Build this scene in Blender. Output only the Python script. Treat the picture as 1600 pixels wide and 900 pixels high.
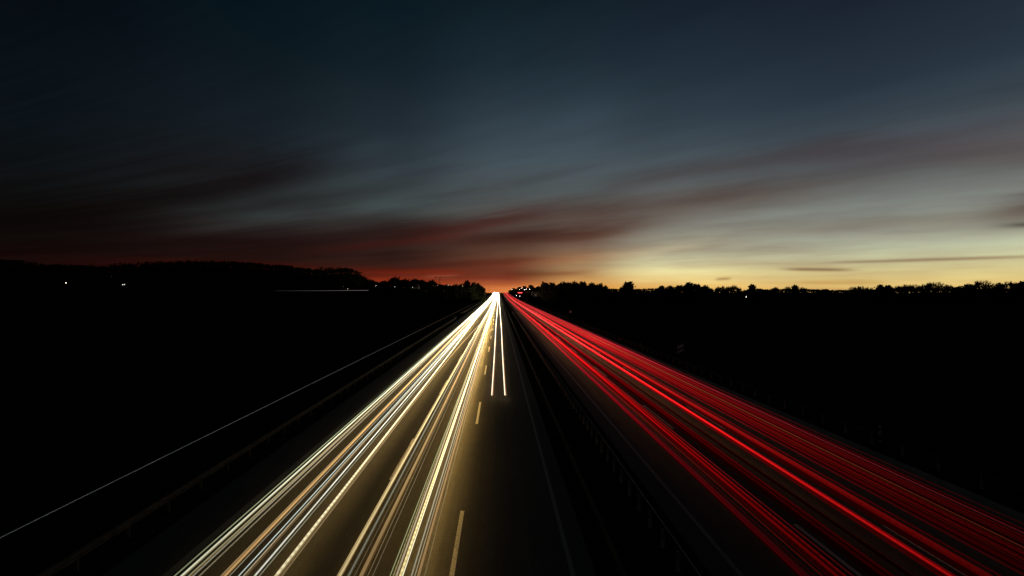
import bpy, bmesh, math, random
from mathutils import Vector, Matrix

for _o in list(bpy.data.objects):
    bpy.data.objects.remove(_o)
scene = bpy.context.scene
COL = scene.collection
random.seed(7)

# ------------------------------------------------------------------ camera
# The road runs along +Y, the camera stands on an overbridge above the median side of the left carriageway.
CAM_H = 9.6
FOC = 656.0            # focal length in pixels of a 1600 pixel wide frame
VPX, VPY = 779.0, 455.0
cam_data = bpy.data.cameras.new("camera")
cam = bpy.data.objects.new("camera", cam_data)
COL.objects.link(cam)
cam_data.sensor_width = 36.0
cam_data.lens = FOC / 1600.0 * 36.0
cam_data.clip_start = 0.1
cam_data.clip_end = 20000
cam.location = (0, 0, CAM_H)
cam.rotation_euler = (math.radians(90), 0, 0)
cam_data.shift_x = (800 - VPX) / 1600.0
cam_data.shift_y = (VPY - 450) / 1600.0
scene.camera = cam

# ------------------------------------------------------------------ colour management / sampling
vs = scene.view_settings
vs.view_transform = 'Standard'
vs.look = 'None'
vs.gamma = 1
vs.exposure = 0
vs.use_curve_mapping = False
scene.render.engine = 'CYCLES'
cy = scene.cycles
cy.use_denoising = True
cy.max_bounces = 4
cy.diffuse_bounces = 2
cy.glossy_bounces = 2
cy.sample_clamp_indirect = 2.0
cy.sample_clamp_direct = 0.0
cy.use_light_tree = True


def lin(c):
    out = []
    for v in c:
        v = v / 255.0
        out.append(v / 12.92 if v <= 0.04045 else ((v + 0.055) / 1.055) ** 2.4)
    return out


# ------------------------------------------------------------------ node expression helper
class S:
    """A socket with operators, so node maths can be written as formulas."""
    def __init__(self, nt, sock):
        self.nt, self.s = nt, sock

    def _m(self, op, *args):
        n = self.nt.nodes.new('ShaderNodeMath')
        n.operation = op
        for i, a in enumerate(args):
            if isinstance(a, S):
                self.nt.links.new(a.s, n.inputs[i])
            else:
                n.inputs[i].default_value = a
        return S(self.nt, n.outputs[0])

    def __add__(self, o): return self._m('ADD', self, o)
    def __radd__(self, o): return self._m('ADD', o, self)
    def __sub__(self, o): return self._m('SUBTRACT', self, o)
    def __rsub__(self, o): return self._m('SUBTRACT', o, self)
    def __mul__(self, o): return self._m('MULTIPLY', self, o)
    def __rmul__(self, o): return self._m('MULTIPLY', o, self)
    def __truediv__(self, o): return self._m('DIVIDE', self, o)
    def __neg__(self): return self._m('MULTIPLY', self, -1.0)
    def pow(self, e): return self._m('POWER', self, e)
    def abs(self): return self._m('ABSOLUTE', self)
    def exp(self): return self._m('EXPONENT', self)
    def max(self, o): return self._m('MAXIMUM', self, o)
    def min(self, o): return self._m('MINIMUM', self, o)
    def sqrt(self): return self._m('SQRT', self)
    def atan2(self, o): return self._m('ARCTAN2', self, o)
    def sin(self): return self._m('SINE', self)

    def smooth(self, a, b, lo=0.0, hi=1.0):
        n = self.nt.nodes.new('ShaderNodeMapRange')
        n.interpolation_type = 'SMOOTHSTEP'
        self.nt.links.new(self.s, n.inputs['Value'])
        n.inputs['From Min'].default_value = a
        n.inputs['From Max'].default_value = b
        n.inputs['To Min'].default_value = lo
        n.inputs['To Max'].default_value = hi
        return S(self.nt, n.outputs['Result'])


def combine(nt, x, y, z):
    n = nt.nodes.new('ShaderNodeCombineXYZ')
    for i, a in enumerate((x, y, z)):
        if isinstance(a, S):
            nt.links.new(a.s, n.inputs[i])
        else:
            n.inputs[i].default_value = a
    return n.outputs[0]


def noise(nt, vec, scale=1.0, detail=3.0, rough=0.5):
    n = nt.nodes.new('ShaderNodeTexNoise')
    n.inputs['Scale'].default_value = scale
    n.inputs['Detail'].default_value = detail
    n.inputs['Roughness'].default_value = rough
    nt.links.new(vec, n.inputs['Vector'])
    return S(nt, n.outputs[0])


def mixcol(nt, fac, a, b, mode='MIX'):
    n = nt.nodes.new('ShaderNodeMix')
    n.data_type = 'RGBA'
    n.blend_type = mode
    n.clamp_factor = True
    if isinstance(fac, S):
        nt.links.new(fac.s, n.inputs[0])
    else:
        n.inputs[0].default_value = fac
    for sock, v in ((n.inputs[6], a), (n.inputs[7], b)):
        if isinstance(v, (tuple, list)):
            sock.default_value = (v[0], v[1], v[2], 1)
        else:
            nt.links.new(v, sock)
    return n.outputs[2]


# ------------------------------------------------------------------ sky (world): a dusk sky, sun just set ahead on the right
SUN_AZ = math.radians(45)        # clockwise from the road direction
world = bpy.data.worlds.new("World")
scene.world = world
world.use_nodes = True
wt = world.node_tree
wt.nodes.clear()
w_out = wt.nodes.new('ShaderNodeOutputWorld')
w_bg = wt.nodes.new('ShaderNodeBackground')
wt.links.new(w_bg.outputs[0], w_out.inputs[0])
tc = wt.nodes.new('ShaderNodeTexCoord')
sep = wt.nodes.new('ShaderNodeSeparateXYZ')
wt.links.new(tc.outputs['Generated'], sep.inputs[0])
dx, dy, dz = (S(wt, sep.outputs[i]) for i in range(3))
az = dx.atan2(dy)
horiz = (dx * dx + dy * dy).sqrt().max(0.02)
tel = (dz / horiz).max(0.0)                      # tangent of the elevation
dlt = (az - SUN_AZ).abs()
dlt = dlt.min(2 * math.pi - dlt)


def sky_ramp(stops):
    n = wt.nodes.new('ShaderNodeValToRGB')
    wt.links.new((tel / 0.8).s, n.inputs[0])
    cr = n.color_ramp
    while len(cr.elements) > 1:
        cr.elements.remove(cr.elements[-1])
    for i, (t, c) in enumerate(stops):
        e = cr.elements[0] if i == 0 else cr.elements.new(min(t / 0.8, 1.0))
        e.position = min(t / 0.8, 1.0)
        e.color = (*lin(c), 1)
    return n.outputs[0]


col_a = sky_ramp([(0, (226, 186, 110)), (.012, (226, 194, 120)), (.024, (221, 200, 134)), (.042, (208, 198, 146)), (.06, (194, 192, 154)),
                  (.078, (178, 180, 153)), (.10, (156, 158, 142)), (.137, (126, 128, 121)), (.185, (101, 103, 101)),
                  (.245, (75, 80, 85)), (.305, (55, 66, 75)), (.365, (40, 52, 64)), (.424, (34, 45, 57)), (.532, (25, 33, 46)), (.8, (12, 18, 28))])
col_a2 = sky_ramp([(0, (238, 182, 96)), (.010, (240, 192, 106)), (.022, (236, 204, 130)), (.04, (224, 204, 144)), (.06, (206, 198, 154)), (.08, (182, 178, 148)),
                   (.105, (154, 150, 131)), (.14, (122, 118, 109)), (.19, (99, 100, 97)), (.25, (79, 85, 88)), (.31, (64, 75, 83)), (.38, (48, 61, 71)), (.46, (36, 50, 60)), (.60, (23, 34, 46)), (.8, (12, 20, 28))])
col_ab = sky_ramp([(0, (236, 168, 78)), (.012, (226, 158, 76)), (.024, (200, 146, 82)), (.04, (176, 136, 90)), (.06, (156, 126, 92)), (.085, (140, 112, 86)),
                   (.11, (112, 88, 74)), (.16, (94, 82, 75)), (.2, (85, 83, 80)), (.236, (77, 83, 84)), (.3125, (68, 80, 88)), (.39, (55, 69, 79)), (.465, (40, 55, 65)),
                   (.54, (29, 43, 53)), (.68, (18, 31, 40)), (.8, (11, 20, 27))])
col_b = sky_ramp([(0, (220, 128, 68)), (.0076, (212, 122, 64)), (.016, (172, 88, 50)), (.03, (128, 58, 38)), (.046, (112, 52, 36)), (.084, (100, 66, 50)), (.13, (84, 64, 56)),
                  (.175, (78, 74, 70)), (.236, (74, 80, 82)), (.3125, (66, 78, 86)), (.39, (52, 66, 76)), (.465, (38, 52, 62)),
                  (.54, (27, 42, 51)), (.68, (16, 30, 38)), (.8, (11, 20, 27))])
col_c = sky_ramp([(0, (165, 58, 24)), (.022, (134, 42, 20)), (.036, (92, 32, 20)), (.055, (58, 29, 23)), (.08, (48, 29, 25)), (.11, (46, 31, 28)), (.154, (47, 42, 40)),
                  (.198, (57, 64, 64)), (.227, (55, 63, 65)), (.30, (45, 55, 62)), (.373, (33, 43, 51)), (.52, (18, 31, 39)), (.65, (10, 25, 33)), (.8, (8, 18, 24))])
col_d = sky_ramp([(0, (84, 18, 10)), (.055, (52, 15, 10)), (.066, (33, 16, 14)), (.10, (31, 19, 18)), (.139, (38, 35, 35)), (.158, (41, 44, 44)), (.19, (34, 36, 37)),
                  (.231, (29, 28, 30)), (.27, (26, 29, 33)), (.337, (22, 31, 37)), (.469, (13, 24, 30)), (.587, (7, 20, 28)), (.8, (5, 14, 20))])
col_e = sky_ramp([(0, (30, 9, 7)), (.053, (22, 9, 8)), (.079, (15, 9, 8)), (.121, (14, 11, 11)), (.163, (12, 13, 14)), (.268, (10, 17, 22)),
                  (.373, (8, 15, 21)), (.468, (5, 11, 17)), (.8, (3, 8, 13))])
R_ = math.radians
sky = mixcol(wt, dlt.smooth(R_(4), R_(24)), col_a, col_a2)
sky = mixcol(wt, dlt.smooth(R_(23), R_(34)), sky, col_ab)
sky = mixcol(wt, dlt.smooth(R_(33), R_(44)), sky, col_b)
sky = mixcol(wt, dlt.smooth(R_(43), R_(60)), sky, col_c)
sky = mixcol(wt, dlt.smooth(R_(59), R_(76)), sky, col_d)
sky = mixcol(wt, dlt.smooth(R_(73), R_(95)), sky, col_e)

# long drawn-out cloud veils: streaked noise in azimuth / elevation
cosa = az._m('COSINE', az).abs().max(0.4)
tilt_t = tel / cosa.sqrt() * 1.35 / (az + 1.35).max(0.3)      # the streets of cloud fan out from the left horizon
n1 = noise(wt, combine(wt, az * 2.6, tilt_t * 22.0, 3.1), 1.0, 4.0, 0.5)
n2 = noise(wt, combine(wt, az * 5.5, tilt_t * 85.0, 9.7), 1.0, 4.0, 0.6)
n3 = noise(wt, combine(wt, az * 3.0, tel * 9.0, 1.3), 1.0, 3.0, 0.5)
low = tel.smooth(0.16, 0.42, 1.0, 0.22)
veil = ((n1 - 0.5) * 1.5 + (n2 - 0.5) * tel.smooth(0.08, 0.26, 0.62, 0.30)) * low
warm = combine(wt, 1.0 + veil * 0.62, 1.0 + veil * 0.86, 1.0 + veil * 0.84)
sky = mixcol(wt, 1.0, sky, warm, 'MULTIPLY')


def streak(x, y, hl, ht, tilt, mult, warp=1.0, sharp=4.0):
    """One named cloud bank, given by its direction (from the picture) and by its angular size."""
    global sky
    a0 = math.atan((x - VPX) / FOC)
    c0 = math.cos(a0)
    t0 = (VPY - y) / FOC * c0
    la = hl / FOC * c0 * c0
    lt = ht / FOC * c0
    tl = (-tilt - t0 * math.sin(a0)) / c0
    u = (az - a0) / la
    v = (tel - t0 - (az - a0) * tl + (n3 - 0.5) * (lt * 1.6 * warp) + (n2 - 0.5) * (lt * 1.1 * warp)) / lt
    m = (-(u.abs().pow(sharp)) - v * v).exp()
    sky = mixcol(wt, m, sky, mixcol(wt, 1.0, sky, mult, 'MULTIPLY'))


streak(1130, 262, 210, 13, -.17, (.86, .70, .68))
streak(1440, 228, 230, 26, -.04, (.98, .80, .80))
streak(1040, 322, 230, 20, -.09, (.92, .74, .68))
streak(1330, 352, 210, 13, -.05, (.86, .78, .76))
streak(850, 368, 180, 12, -.09, (.62, .44, .40), 1.5)
streak(730, 350, 130, 15, -.14, (.98, .52, .48), 1.5)
streak(940, 402, 160, 9, -.11, (1.30, 1.25, 1.15))
streak(800, 412, 120, 9, -.06, (.90, .72, .66), 1.5)
streak(1276, 421, 52, 2.6, .01, (.50, .38, .38), .5)
streak(1450, 406, 170, 2.8, -.03, (.58, .46, .46), .6)
streak(1130, 436, 12, 2.5, -.05, (.62, .52, .5), .4)
streak(1310, 441, 70, 4, .0, (.82, .72, .62), .6)
streak(1625, 322, 90, 22, -.2, (.50, .40, .40), 1.6, 2.0)
streak(1606, 351, 46, 5, -.05, (.36, .33, .34), 1.2, 2.0)
streak(360, 288, 190, 26, -.22, (.66, .54, .55))
streak(180, 325, 200, 34, -.10, (.66, .52, .52))
streak(390, 342, 100, 12, -.16, (1.35, 1.5, 1.5))
streak(560, 330, 170, 18, -.2, (1.15, 1.2, 1.2))
streak(560, 368, 220, 20, -.04, (.80, .62, .62))
streak(610, 380, 120, 6, -.10, (1.45, .82, .78), 1.5)
streak(690, 432, 26, 3.0, -.02, (1.5, 1.9, 2.0), .4)
streak(640, 424, 90, 5, .02, (1.4, .8, .6), .5)
streak(650, 404, 120, 10, -.03, (.85, .75, .75))
streak(790, 426, 70, 5, -.02, (.85, 1.0, .95), .6)
streak(860, 428, 60, 4, -.03, (.70, .55, .5), .6)
streak(740, 412, 90, 5, -.05, (.80, .72, .75), .8)

# the clear air behind the clouds: a Nishita twilight sky adds its own faint glow
nish = wt.nodes.new('ShaderNodeTexSky')
nish.sky_type = 'NISHITA'
nish.sun_disc = False
nish.sun_elevation = R_(-3.5)
nish.sun_rotation = SUN_AZ
nish.altitude = 400
nsc = mixcol(wt, 1.0, nish.outputs[0], (0.012, 0.012, 0.012), 'MULTIPLY')
sky = mixcol(wt, 1.0, sky, nsc, 'ADD')
wt.links.new(sky, w_bg.inputs[0])
w_bg.inputs[1].default_value = 1.0
world.cycles.sampling_method = 'MANUAL'
world.cycles.sample_map_resolution = 256

sun_data = bpy.data.lights.new("sun", 'SUN')
sun_data.energy = 0.01            # the sun has set: only a trace of its light comes over the horizon
sun_data.angle = R_(10)
sun_data.color = (1.0, 0.72, 0.45)
sun = bpy.data.objects.new("sun", sun_data)
COL.objects.link(sun)
sun.rotation_euler = (R_(90 - 1.0), 0, math.pi - SUN_AZ)
sun.location = (300, 400, 60)


# ------------------------------------------------------------------ materials
def new_mat(name):
    m = bpy.data.materials.new(name)
    m.use_nodes = True
    nt = m.node_tree
    return m, nt, nt.nodes['Principled BSDF']


def flat_mat(name, col, rough=0.7, metal=0.0, var=0.25, scale=3.0, bump=0.0, detail=4.0, spec=0.5):
    m, nt, b = new_mat(name)
    geo = nt.nodes.new('ShaderNodeNewGeometry')
    f = noise(nt, geo.outputs['Position'], scale, detail, 0.6)
    lo = tuple(c * (1 - var) for c in col)
    hi = tuple(min(1, c * (1 + var)) for c in col)
    c = mixcol(nt, f.smooth(0.3, 0.7), lo, hi)
    nt.links.new(c, b.inputs['Base Color'])
    b.inputs['Roughness'].default_value = rough
    b.inputs['Metallic'].default_value = metal
    b.inputs['Specular IOR Level'].default_value = spec
    if bump:
        bn = nt.nodes.new('ShaderNodeBump')
        bn.inputs['Strength'].default_value = bump
        bn.inputs['Distance'].default_value = 0.01
        nt.links.new(f.s, bn.inputs['Height'])
        nt.links.new(bn.outputs[0], b.inputs['Normal'])
    return m


def asphalt_mat():
    m, nt, b = new_mat("asphalt")
    geo = nt.nodes.new('ShaderNodeNewGeometry')
    pos = geo.outputs['Position']
    sp = nt.nodes.new('ShaderNodeSeparateXYZ')
    nt.links.new(pos, sp.inputs[0])
    px, py = S(nt, sp.outputs[0]), S(nt, sp.outputs[1])
    fine = noise(nt, pos, 13.0, 3.0, 0.75)
    mid = noise(nt, combine(nt, px * 3.0, py * 1.2, 0.0), 1.0, 4.0, 0.6)
    tracks = noise(nt, combine(nt, px * 1.6, py * 0.015, 0.0), 1.0, 3.0, 0.6)
    v = 0.080 * (0.15 + fine * 1.7) * (0.75 + mid * 0.5) * (0.6 + tracks * 0.8)
    rgb = combine(nt, v * 1.03, v, v * 0.95)
    nt.links.new(rgb, b.inputs['Base Color'])
    b.inputs['Roughness'].default_value = 0.75
    b.inputs['Specular IOR Level'].default_value = 0.15
    bn = nt.nodes.new('ShaderNodeBump')
    bn.inputs['Strength'].default_value = 0.5
    bn.inputs['Distance'].default_value = 0.015
    nt.links.new(fine.s, bn.inputs['Height'])
    nt.links.new(bn.outputs[0], b.inputs['Normal'])
    return m


def paint_mat(name, lo, hi):
    m, nt, b = new_mat(name)
    geo = nt.nodes.new('ShaderNodeNewGeometry')
    f = noise(nt, geo.outputs['Position'], 14.0, 5.0, 0.7)
    c = mixcol(nt, f.smooth(0.30, 0.52), lo, hi)
    nt.links.new(c, b.inputs['Base Color'])
    b.inputs['Roughness'].default_value = 0.6
    return m


M = {}
M['asphalt'] = asphalt_mat()
M['paint'] = paint_mat("lane_paint", (0.16, 0.16, 0.15), (0.80, 0.79, 0.74))
M['dim_paint'] = paint_mat("dim_edge_paint", (0.05, 0.05, 0.047), (0.24, 0.235, 0.22))  # darker paint copy: weak light on the edge lines put into its colour
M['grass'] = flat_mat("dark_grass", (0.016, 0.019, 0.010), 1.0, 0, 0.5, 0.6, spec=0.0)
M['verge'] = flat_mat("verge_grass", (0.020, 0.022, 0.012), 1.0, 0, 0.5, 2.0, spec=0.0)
M['steel'] = flat_mat("galvanised_steel", (0.085, 0.068, 0.055), 0.7, 0.3, 0.4, 4.0, spec=0.2)
M['post'] = flat_mat("post_steel", (0.10, 0.09, 0.08), 0.8, 0.2, 0.3, 6.0, spec=0.2)
M['lit_post'] = flat_mat("lit_post_steel", (0.50, 0.47, 0.42), 0.7, 0.0, 0.2, 6.0)  # paler copy of post steel: traffic light on these posts put into the colour
M['wire'] = flat_mat("bright_wire", (0.85, 0.86, 0.88), 0.27, 1.0, 0.05, 2.0)
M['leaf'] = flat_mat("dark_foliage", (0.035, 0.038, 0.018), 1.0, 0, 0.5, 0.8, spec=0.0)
M['bark'] = flat_mat("bark", (0.04, 0.034, 0.028), 1.0, 0, 0.4, 3.0, spec=0.0)
M['white'] = flat_mat("white_plastic", (0.78, 0.78, 0.75), 0.5, 0, 0.08, 5.0)
M['black'] = flat_mat("black_plastic", (0.02, 0.02, 0.02), 0.6, 0, 0.2, 5.0)
M['blue'] = flat_mat("blue_sign", (0.02, 0.08, 0.35), 0.45, 0, 0.1, 3.0)
M['stripe'] = flat_mat("white_sheeting", (0.85, 0.85, 0.85), 0.4, 0, 0.05, 3.0)
M['redsheet'] = flat_mat("red_sheeting", (0.45, 0.03, 0.02), 0.45, 0, 0.1, 3.0)
M['plaster'] = flat_mat("plaster", (0.20, 0.18, 0.15), 0.85, 0, 0.15, 1.0)
M['tile'] = flat_mat("roof_tiles", (0.09, 0.045, 0.035), 0.85, 0, 0.3, 2.0)
M['crane'] = flat_mat("crane_steel", (0.25, 0.17, 0.04), 0.6, 0.2, 0.2, 1.0)


def lamp_mat(name, col, strength):
    m = bpy.data.materials.new(name)
    m.use_nodes = True
    nt = m.node_tree
    nt.nodes.clear()
    o = nt.nodes.new('ShaderNodeOutputMaterial')
    e = nt.nodes.new('ShaderNodeEmission')
    e.inputs[0].default_value = (*col, 1)
    e.inputs[1].default_value = strength
    nt.links.new(e.outputs[0], o.inputs[0])
    return m


M['lamp_white'] = lamp_mat("lamp_white", (1.0, 0.9, 0.75), 14)
M['lamp_warm'] = lamp_mat("lamp_warm", (1.0, 0.55, 0.2), 8)
M['lamp_pink'] = lamp_mat("lamp_pink", (1.0, 0.75, 0.72), 16)
M['lamp_red'] = lamp_mat("lamp_red", (1.0, 0.06, 0.05), 3)
M['window_lit'] = lamp_mat("window_lit", (1.0, 0.72, 0.4), .25)


def trail_mat(name, power, cap, under_glow, under_col, hot):
    """Light left by moving vehicle lamps. Object colour = tint, object alpha = strength.
    Added glow on the hidden underside stands in for dipped beams and lights the road; the light
    is stronger farther up the road and on the underside."""
    m = bpy.data.materials.new(name)
    m.use_nodes = True
    nt = m.node_tree
    nt.nodes.clear()
    o = nt.nodes.new('ShaderNodeOutputMaterial')
    e = nt.nodes.new('ShaderNodeEmission')
    nt.links.new(e.outputs[0], o.inputs[0])
    info = nt.nodes.new('ShaderNodeObjectInfo')
    geo = nt.nodes.new('ShaderNodeNewGeometry')
    sp = nt.nodes.new('ShaderNodeSeparateXYZ')
    nt.links.new(geo.outputs['Position'], sp.inputs[0])
    py = S(nt, sp.outputs[1])
    sn = nt.nodes.new('ShaderNodeSeparateXYZ')
    nt.links.new(geo.outputs['True Normal'], sn.inputs[0])
    nz = S(nt, sn.outputs[2])
    g = (py.max(12.0) / 14.0).pow(power).min(cap)
    rnd = S(nt, info.outputs['Random'])
    flick = noise(nt, combine(nt, rnd * 40.0, py * 0.16, 0.0), 1.0, 4.0, 0.7)
    g = g * (0.6 + flick * 0.8)
    # fast ripple from pulsed lamps, on some of the streaks only
    rip = (py * 21.0).sin() * rnd.smooth(0.6, 0.95, 0.0, 0.22) + 1.0
    g = g * rip
    low_side = nz.smooth(-0.90, -0.96)  # added glow on the unseen underside, to light the road
    glow_mult = S(nt, info.outputs['Object Index']) * 0.1          # set per trail to brighten the road: beam power
    strength = g * S(nt, info.outputs['Alpha']) * (1.0 + low_side * (under_glow * glow_mult - 1.0))
    far = py.smooth(25.0, 220.0)
    c = mixcol(nt, far * 0.75, info.outputs['Color'], hot)
    c = mixcol(nt, low_side, c, under_col)
    nt.links.new(c, e.inputs[0])
    nt.links.new(strength.s, e.inputs[1])
    return m


M['head'] = trail_mat("headlight_trail", 1.12, 62.0, 14.0, (1.0, 0.60, 0.15), (1.0, 0.9, 0.66))
M['tail'] = trail_mat("taillight_trail", 1.95, 26.0, 3.4, (1.0, 0.50, 0.22), (1.0, 0.055, 0.06))


# ------------------------------------------------------------------ mesh helpers
def tag(o, label=None, cat=None, group=None, kind=None):
    if label: o['label'] = label
    if cat: o['category'] = cat
    if group: o['group'] = group
    if kind: o['kind'] = kind
    return o


def link(name, me, mat=None, parent=None, smooth=False):
    if mat and not me.materials:
        me.materials.append(mat)
    if smooth:
        for p in me.polygons: p.use_smooth = True
    o = bpy.data.objects.new(name, me)
    COL.objects.link(o)
    if parent: o.parent = parent
    return o


def empty(name, loc=(0, 0, 0), rz=0.0):
    o = bpy.data.objects.new(name, None)
    COL.objects.link(o)
    o.location = loc
    o.rotation_euler = (0, 0, rz)
    o.empty_display_size = 0.3
    return o


class MB:
    def __init__(self):
        self.v, self.f = [], []

    def box(self, x0, x1, y0, y1, z0, z1):
        b = len(self.v)
        self.v += [(x0, y0, z0), (x1, y0, z0), (x1, y1, z0), (x0, y1, z0), (x0, y0, z1), (x1, y0, z1), (x1, y1, z1), (x0, y1, z1)]
        self.f += [tuple(b + i for i in q) for q in ((3, 2, 1, 0), (4, 5, 6, 7), (0, 1, 5, 4), (1, 2, 6, 5), (2, 3, 7, 6), (3, 0, 4, 7))]
        return self

    def tube(self, pts, radii, n=6, caps=True):
        pts = [Vector(p) for p in pts]
        b = len(self.v)
        for i, p in enumerate(pts):
            d = (pts[min(i + 1, len(pts) - 1)] - pts[max(i - 1, 0)]).normalized()
            up = Vector((0, 0, 1)) if abs(d.z) < 0.9 else Vector((1, 0, 0))
            s = d.cross(up).normalized()
            u = s.cross(d).normalized()
            r = radii[i] if isinstance(radii, (list, tuple)) else radii
            for k in range(n):
                a = 2 * math.pi * (k + 0.5) / n
                self.v.append(tuple(p + s * (math.cos(a) * r) + u * (math.sin(a) * r)))
        for i in range(len(pts) - 1):
            for k in range(n):
                k2 = (k + 1) % n
                self.f.append((b + i * n + k, b + i * n + k2, b + (i + 1) * n + k2, b + (i + 1) * n + k))
        if caps:
            self.f.append(tuple(b + k for k in reversed(range(n))))
            self.f.append(tuple(b + (len(pts) - 1) * n + k for k in range(n)))
        return self

    def prism(self, poly, axis_from, axis_to):
        """poly: list of (x,z); extruded along y."""
        b = len(self.v)
        n = len(poly)
        self.v += [(x, axis_from, z) for x, z in poly] + [(x, axis_to, z) for x, z in poly]
        for k in range(n):
            k2 = (k + 1) % n
            self.f.append((b + k, b + k2, b + n + k2, b + n + k))
        self.f.append(tuple(b + k for k in reversed(range(n))))
        self.f.append(tuple(b + n + k for k in range(n)))
        return self

    def mesh(self, name):
        me = bpy.data.meshes.new(name)
        me.from_pydata(self.v, [], self.f)
        me.update()
        return me

    def fix(self, name):
        me = self.mesh(name)
        bm = bmesh.new(); bm.from_mesh(me)
        bmesh.ops.recalc_face_normals(bm, faces=bm.faces)
        bm.to_mesh(me); bm.free()
        return me


WORDS = ("", "first", "second", "third", "fourth", "fifth", "sixth", "seventh", "eighth", "ninth", "tenth", "eleventh", "twelfth", "thirteenth",
         "fourteenth", "fifteenth", "sixteenth", "seventeenth", "eighteenth", "nineteenth", "twentieth")
TENS = {2: "twenty", 3: "thirty", 4: "forty", 5: "fifty", 6: "sixty"}


def nth(i):
    if i <= 20: return WORDS[i]
    t, u = divmod(i, 10)
    if u == 0: return {3: "thirtieth", 4: "fortieth", 5: "fiftieth"}[t]
    return TENS[t] + "-" + WORDS[u]


# ------------------------------------------------------------------ terrain
def zroad(y):
    """The road climbs gently to a crest some 900 m off and drops away behind it."""
    if y < 250: return 0.0
    if y < 900: return (y - 250) ** 2 * 1.45e-5
    top = 650 ** 2 * 1.45e-5
    return top - (y - 900) * 0.011


LEFT_SKY = [(-60, 404), (0, 405), (35, 406), (42, 414), (100, 413), (150, 415), (178, 418), (215, 415), (270, 411), (330, 409), (390, 409), (420, 413), (450, 413.5),
            (466, 417), (490, 420), (509, 423), (520, 420), (530, 418.5), (545, 418.5), (557, 421), (569, 431), (584, 439), (600, 443), (660, 447), (700, 451), (740, 455)]


def interp(tab, x):
    if x <= tab[0][0]: return tab[0][1]
    for (x0, y0), (x1, y1) in zip(tab, tab[1:]):
        if x <= x1:
            return y0 + (y1 - y0) * (x - x0) / (x1 - x0)
    return tab[-1][1]


HILL_Y = 720.0


def hill_top(x):
    px = VPX + x * FOC / HILL_Y
    return CAM_H + (VPY - interp(LEFT_SKY, px)) / FOC * HILL_Y


def ground_z(x, y):
    z = zroad(min(y, 6000))
    if x < -40 and 250 < y < 2000:
        k = math.exp(-((y - HILL_Y) / 165.0) ** 2)
        p = max(0.0, hill_top(x) - 9.5 - zroad(HILL_Y))
        z += p * k * min(1.0, (-40 - x) / 40.0)
    return z


def axis(stops):
    out = []
    for a, b, st in stops:
        n = max(1, int(round((b - a) / st)))
        out += [a + (b - a) * i / n for i in range(n)]
    out.append(stops[-1][1])
    return out


gx = axis([(-6000, -1600, 700), (-1600, -60, 22), (-60, -20, 10), (-20, 28, 12), (28, 80, 13), (80, 800, 60), (800, 6000, 800)])
gy = axis([(-400, -60, 60), (-60, 250, 31), (250, 1000, 25), (1000, 2000, 100), (2000, 9000, 700)])
g = MB()
for y in gy:
    for x in gx:
        g.v.append((x, y, ground_z(x, y) - 0.06))
nx = len(gx)
for j in range(len(gy) - 1):
    for i in range(nx - 1):
        g.f.append((j * nx + i, j * nx + i + 1, (j + 1) * nx + i + 1, (j + 1) * nx + i))
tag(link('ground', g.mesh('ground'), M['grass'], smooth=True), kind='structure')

YS = axis([(-60, 0, 10), (0, 120, 4), (120, 300, 10), (300, 980, 20)])


def strip(name, x0, x1, dz, mat, y0=None, y1=None, parent=None, thick=0.0):
    ys = [y for y in YS if (y0 is None or y >= y0) and (y1 is None or y <= y1)]
    m = MB()
    for y in ys:
        z = zroad(y) + dz
        m.v += [(x0, y, z), (x1, y, z)]
    for j in range(len(ys) - 1):
        m.f.append((2 * j, 2 * j + 1, 2 * j + 3, 2 * j + 2))
    if thick:
        b = len(m.v)
        for y in ys:
            z = zroad(y) + dz - thick
            m.v += [(x0, y, z), (x1, y, z)]
        for j in range(len(ys) - 1):
            m.f.append((2 * j, 2 * j + 2, b + 2 * j + 2, b + 2 * j))
            m.f.append((2 * j + 1, b + 2 * j + 1, b + 2 * j + 3, 2 * j + 3))
    return link(name, m.mesh(name), mat, parent)


left_road = tag(strip('road', -13.4, 3.3, 0.0, M['asphalt'], thick=0.08), kind='structure')
right_road = tag(strip('road', 7.2, 22.6, 0.0, M['asphalt'], thick=0.08), kind='structure')
median = tag(strip('median_strip', 3.3, 7.2, -0.015, M['verge']), kind='structure')
tag(strip('verge', -30, -13.4, -0.02, M['verge']), kind='structure')
tag(strip('verge', 22.6, 40, -0.02, M['verge']), kind='structure')

# painted lines: solid edge lines and single dashes, children of their carriageway
for x, w, par in ((-11.2, 0.30, left_road), (2.52, 0.16, left_road), (8.2, 0.18, right_road), (19.7, 0.30, right_road)):
    strip('edge_line', x - w / 2, x + w / 2, 0.005, M['dim_paint'], parent=par)
dash_me = MB()
dash_me.v = [(-0.085, 0, 0), (0.085, 0, 0), (0.085, 6, 0), (-0.085, 6, 0)]
dash_me.f = [(0, 1, 2, 3)]
dash_me = dash_me.mesh('lane_dash'); dash_me.materials.append(M['paint'])


def dashes(x, y_start, par):
    y = y_start
    while y < 700:
        o = link('lane_dash', dash_me, None, par)
        slope = (zroad(y + 6) - zroad(y)) / 6
        o.location = (x, y, zroad(y) + 0.006)
        o.rotation_euler = (math.atan(slope), 0, 0)
        y += 18


dashes(-1.58, 18.35 - 6 - 18, left_road)
dashes(-5.5, 18.35 - 6 - 9, left_road)
dashes(12.2, 17.3 - 6 - 18, right_road)
dashes(15.8, 17.2 - 6 - 18, right_road)

# ------------------------------------------------------------------ crash barriers
W_PROFILE = [(0.0, 0.44), (0.075, 0.47), (0.075, 0.53), (0.015, 0.57), (0.015, 0.62), (0.075, 0.66), (0.075, 0.72), (0.0, 0.75)]


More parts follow.
